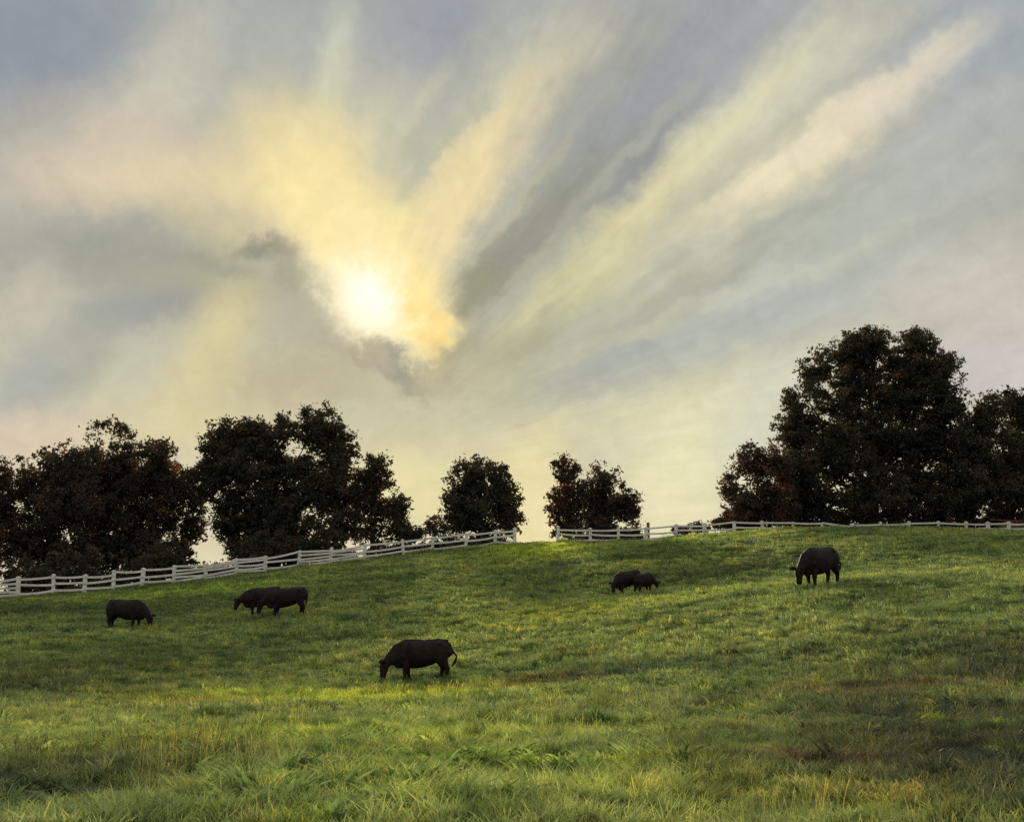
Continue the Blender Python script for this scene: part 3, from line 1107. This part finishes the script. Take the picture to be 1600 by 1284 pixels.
tree("broadleaf_tree", "broad reddish brown tree beside the narrow upright one", "tree", 98,
     [(945, 748, 27, 28), (928, 775, 28, 30), (962, 772, 28, 30), (945, 795, 46, 32), (982, 790, 20, 26), (945, 818, 50, 17)],
     .19, 'brown', 21, 948, group=RIGHT, tr=.28)
tree("hedge", "low dark hedge sloping down behind the right fence beside the bronze shrub tree", "hedge", 103,
     [(1140, 812, 22, 13), (1115, 819, 20, 9), (1090, 824, 18, 6), (1065, 829, 16, 4), (1165, 812, 20, 14)], .16, 'red', 22, 1120, False, group="bushes along the fences")
tree("broadleaf_tree", "small bronze tree leaning against the left flank of the tallest tree", "tree", 101,
     [(1170, 722, 26, 28), (1147, 760, 22, 26), (1185, 758, 32, 36), (1160, 792, 30, 24), (1195, 798, 36, 26), (1212, 735, 26, 46), (1218, 785, 30, 40)],
     .20, 'red', 23, 1180, group=RIGHT, tr=.24)
tree("broadleaf_tree", "tallest broad dark tree crowning the hill on the right", "tree", 105,
     [(1282, 580, 36, 38), (1332, 556, 38, 36), (1362, 540, 34, 28), (1395, 558, 40, 36), (1430, 546, 36, 30), (1466, 588, 38, 42), (1486, 630, 26, 36),
      (1330, 610, 62, 48), (1256, 632, 34, 36), (1238, 672, 30, 34), (1410, 612, 60, 50), (1474, 660, 36, 50), (1300, 690, 76, 60), (1390, 690, 80, 66),
      (1462, 715, 50, 56), (1248, 730, 46, 56), (1330, 770, 86, 48), (1430, 775, 76, 46), (1255, 790, 56, 34), (1490, 780, 40, 44)],
     .23, 'dark', 24, 1365, group=RIGHT, tr=.7)
tree("broadleaf_tree", "dark tree cut off by the right edge beside the tallest tree", "tree", 103,
     [(1538, 645, 29, 32), (1582, 638, 29, 34), (1618, 655, 40, 50), (1545, 695, 42, 46), (1595, 715, 52, 56), (1540, 765, 50, 46), (1600, 780, 50, 40), (1650, 740, 50, 70), (1516, 690, 26, 44), (1514, 760, 28, 56)],
     .22, 'dark', 25, 1580, group=RIGHT, tr=.45)


def undergrowth(label, spots, seed, mat):
    r_ = random.Random(seed)
    L = []
    for (px, D, hgt, wid) in spots:
        x = at(px, 860, D)[0]
        z = ground(x, D)
        L.append(((x, D + r_.uniform(-.5, .8), z + hgt * .45), (wid, wid * .7, hgt * .6)))
    V, Fq, T = foliage(L, .19, .95, seed)
    me = mesh_np("undergrowth", V, Fq, LEAVES[mat])
    a = me.attributes.new('tint', 'FLOAT', 'FACE')
    a.data.foreach_set('value', T.astype(np.float32))
    prop(link("undergrowth", me), label, None, None, "stuff")


rr_ = random.Random(3)
sp = []
for px in list(range(34, 300, 17)) + list(range(300, 352, 16)) + list(range(356, 545, 17)) + list(range(596, 800, 17)):
    Dl = float(np.interp(px, [0, 200, 400, 600, 800], [75.5, 80.5, 86.5, 90, 92.5])) + rr_.uniform(3.0, 5.5)
    hg = rr_.uniform(1.8, 3.6) if px < 275 or 360 < px < 530 else rr_.uniform(.6, 1.0)
    sp.append((px + rr_.uniform(-5, 5), Dl, hg, rr_.uniform(.9, 1.5)))
undergrowth("dark tangled undergrowth along the foot of the left trees", sp, 51, 'dark')
sp = []
for px in list(range(884, 1000, 17)) + list(range(1150, 1660, 18)):
    Dl = (95.5 if px < 1010 else 104.5) + rr_.uniform(0, 2.0)
    hg = rr_.uniform(1.3, 1.9) if px < 1010 else rr_.uniform(2.6, 3.8)
    sp.append((px + rr_.uniform(-5, 5), Dl, hg, rr_.uniform(.9, 1.6)))
undergrowth("dark tangled undergrowth along the foot of the right trees", sp, 52, 'dark')

# ------------------------------------------------------------------ cattle
def cow(label, foot_px, yaw, tall_px, neck=0.0, drop=1.0, step=.06, hide=M_COW, tail=(0, 0), seed=0):
    """Body, neck, head, legs and tail in one skin. Local +x is forward. yaw 0 faces right. neck: sideways turn of the head."""
    h = ground_hit(*foot_px)
    root = empty("cow", h, yaw)
    prop(root, label, "cow", "black cattle grazing on the hillside")
    ca, sa = math.cos(yaw), math.sin(yaw)
    s = tall_px / F * h[1] / 1.40
    print('cow', label, 'distance', round(h[1], 1), 'size', round(s, 2))

    def gz(x, y):
        return (ground(h[0] + s * (ca * x - sa * y), h[1] + s * (sa * x + ca * y)) - h[2]) / s
    zf, zr = gz(.5, 0), gz(-.65, 0)

    def lift(x):
        return zr + (zf - zr) * (x + .65) / 1.15
    T = [(-.98, 1.14, .10, .18), (-.95, 1.09, .24, .29), (-.80, 1.03, .31, .36), (-.58, 1.00, .33, .375), (-.30, .94, .37, .43), (.0, .90, .39, .47), (.25, .89, .38, .475),
         (.45, .905, .34, .465), (.65, .93, .29, .42), (.82, .93, .22, .33), (.93, .92, .10, .17)]
    parts = [tube([(x, 0, z + lift(x)) for x, z, a, b in T], [(a, b) for x, z, a, b in T], 20)]
    # ridge of the back, withers, hooks and pins, shoulder blades, brisket
    parts.append(tube([(-.95, 0, 1.31 + lift(-.9)), (-.6, 0, 1.35 + lift(-.6)), (-.1, 0, 1.335 + lift(-.1)), (.30, 0, 1.36 + lift(.3)), (.52, 0, 1.36 + lift(.5)), (.72, 0, 1.22 + lift(.7))],
                      [.07, .07, .05, .06, .07, .06], 8))
    parts.append(tube([(-.60, -.32, 1.24 + lift(-.6)), (-.57, 0, 1.31 + lift(-.6)), (-.60, .32, 1.24 + lift(-.6))], [.05, .08, .05], 10, (1, 0, 0)))
    parts.append(tube([(-.96, -.16, 1.18 + lift(-.9)), (-.93, 0, 1.24 + lift(-.9)), (-.96, .16, 1.18 + lift(-.9))], [.05, .07, .05], 10, (1, 0, 0)))
    for q_ in (-1, 1):
        parts.append(tube([(.40, q_ * .20, 1.30 + lift(.4)), (.52, q_ * .30, 1.05 + lift(.5)), (.66, q_ * .27, .78 + lift(.6))], [(.05, .09), (.07, .13), (.06, .10)], 10))
    parts.append(tube([(.60, 0, .54 + lift(.6)), (.80, 0, .56 + lift(.8)), (.94, 0, .70 + lift(.9))], [.11, .13, .09], 10))
    ny = neck
    lz = zf
    z1, z2 = 1.14 - .38 * drop, 1.12 - .58 * drop
    parts.append(tube([(.50, 0, 1.0 + lz), (.80, ny * .15, 1.04 - .10 * drop + lz), (1.05, ny * .45, z1 - .02 + lz), (1.24, ny * .75, z2 + .08 + lz)],
                      [(.26, .42), (.21, .33), (.155, .225), (.12, .15)], 16))
    hx, hy, hz = 1.25, ny * .75, z2 + .11 + lz
    fx, fz = .42 - .34 * drop, -(.24 + .30 * drop)
    dv = Vector((fx, ny * .25, fz)).normalized() * .56
    Hp = [Vector((hx, hy, hz)) + dv * u for u in (-.14, .02, .22, .45, .68, .88, 1.0)]
    parts.append(tube(Hp, [(.08, .07), (.14, .13), (.15, .17), (.12, .15), (.10, .115), (.115, .11), (.08, .07)], 14))
    for (x, y, fr, ph) in ((.50, .17, True, step), (.46, -.17, True, -step), (-.74, .19, False, -step), (-.78, -.19, False, step)):
        g0 = gz(x + ph, y) - .02
        if fr:
            q = [(x - .02, y * .95, .85 + lift(x)), (x, y, .62 + g0 * .6), (x + ph * .5 + .02, y, .42 + g0), (x + ph * .8, y, .22 + g0), (x + ph, y, .07 + g0), (x + ph + .02, y, g0)]
            rr = [(.13, .23), (.11, .15), (.085, .09), (.06, .062), (.07, .075), (.078, .095)]
        else:
            q = [(x + .04, y * .85, .98 + lift(x)), (x + .06, y, .72 + g0 * .6), (x - .04 + ph * .4, y, .52 + g0), (x - .10 + ph * .7, y, .40 + g0),
                 (x - .06 + ph * .9, y, .20 + g0), (x - .03 + ph, y, .07 + g0), (x + ph, y, g0)]
            rr = [(.20, .34), (.16, .24), (.105, .14), (.08, .095), (.062, .066), (.07, .075), (.078, .095)]
        parts.append(tube(q, rr, 12))
    tz = lift(-.88)
    tx, ty = tail
    parts.append(tube([(-.88, 0, 1.27 + tz), (-1.0, 0, 1.22 + tz), (-1.03 - tx * .25, ty * .3, 1.02 + tz), (-1.05 - tx, ty * .7, .80 + tz), (-1.03 - tx * .8, ty, .62 + tz), (-1.0 - tx * .35, ty, .46 + tz)],
                      [.06, .055, .040, .038, .06, .02], 8))
    V, Fc = join(parts)
    V = [v * s for v in V]
    me = mesh_np("body", V, Fc, hide)
    tmp = bpy.data.objects.new("body_tmp", me)
    COL.objects.link(tmp)
    md = tmp.modifiers.new("skin", 'REMESH')
    md.mode = 'VOXEL'
    md.voxel_size = .024
    sm = tmp.modifiers.new("soft", 'SMOOTH')
    sm.factor, sm.iterations = .5, 2
    dg = bpy.context.evaluated_depsgraph_get()
    skin = bpy.data.meshes.new_from_object(tmp.evaluated_get(dg))
    bpy.data.objects.remove(tmp)
    skin.polygons.foreach_set('use_smooth', np.ones(len(skin.polygons), bool))
    skin.materials.clear()
    skin.materials.append(hide)
    link("body", skin, root)
    up = dv.cross(Vector((0, 1, 0))).normalized()
    if up.x < 0:
        up = -up
    for sd_ in (-1, 1):
        e0 = Hp[1] + Vector((0, sd_ * .10, 0))
        v, f = tube([e0, e0 + Vector((.06, sd_ * .08, .03)), e0 + Vector((.13, sd_ * .15, .02)), e0 + Vector((.18, sd_ * .20, -.02))], [(.035, .025), (.075, .026), (.065, .022), (.014, .01)], 8, (0, 0, 1))
        link("ear", mesh_np("ear", [q * s for q in v], f, hide, True), root)
        e1 = Hp[2] + Vector((0, sd_ * .118, 0)) + up * .05
        v, f = tube([e1 + Vector((0, -.018, 0)), e1 + Vector((0, -.01, 0)), e1, e1 + Vector((0, .01, 0)), e1 + Vector((0, .018, 0))], [.004, .018, .023, .018, .004], 8, (1, 0, 0))
        link("eye", mesh_np("eye", [q * s for q in v], f, M_EYE, True), root)
    return root


PI = math.pi
cow("black cow with swishing tail grazing nearest the viewer", (657, 1064), PI + .24, 62, .15, 1.0, .09, M_COWRED, (.20, .05), 1)
cow("lone black cow grazing below the left fence, head to the right", (197, 983), -.2, 44, -.1, 1.0, .06, M_COW, (.03, 0), 2)
cow("black cow with lowered head clear of the grass at the left of the overlapping pair", (408, 960), PI + .55, 41, .1, .7, .05, M_COWRED, (0, .02), 3)
cow("black cow at the right of the overlapping pair, rump outward", (446, 962), PI + .3, 42, -.1, .9, .06, M_COW, (0, .04), 4)
cow("stocky dark brown cow at the left of the far pair mid field", (980, 928), PI + .6, 35, .3, .9, .04, M_COWRED, (0, 0), 5)
cow("smaller black cow partly behind the stocky one of the far pair", (1007, 927), .85, 31, -.2, .9, .04, M_COW, (.02, .05), 6)
cow("black cow alone high on the right slope, turned half toward the viewer", (1281, 916), PI + .70, 59, .05, 1.0, .05, M_COW, (.28, .05), 7)

# ------------------------------------------------------------------ yellow flowers in the near grass
V, Fc = [], []
fr = random.Random(5)
for (px, py, n_, sp) in [(680, 1195, 9, .25), (590, 1085, 10, .8), (440, 1085, 8, .8), (500, 1120, 8, .7), (705, 1245, 5, .2), (870, 1270, 5, .25), (330, 1180, 4, .4), (910, 1130, 7, .8), (350, 1090, 5, .6), (620, 1050, 6, 1.0)]:
    c = ground_hit(px, py)
    for _ in range(n_):
        x, y = c[0] + fr.gauss(0, sp), c[1] + fr.gauss(0, sp * 1.6)
        z = ground(x, y) + fr.uniform(.16, .30)
        rr = fr.uniform(.012, .022)
        ph = fr.uniform(0, 6.28)
        tx_, ty_ = fr.uniform(-.5, .5), fr.uniform(-.5, .5)
        o = len(V)
        V.append((x, y, z - .006))
        for k in range(10):
            a = ph + k * math.pi / 5
            q = rr * (1.0 if k % 2 == 0 else .55)
            dx_, dy_ = math.cos(a) * q, math.sin(a) * q
            V.append((x + dx_, y + dy_, z + dx_ * tx_ + dy_ * ty_))
        for k in range(10):
            Fc.append((o, o + 1 + k, o + 1 + (k + 1) % 10))
fl = link("wildflowers", mesh_np("wildflowers", V, Fc, M_PETAL))
prop(fl, "tiny yellow wildflowers scattered through the near grass", None, None, "stuff")
print("leaves", n_leaf, "tufts", len(pts))
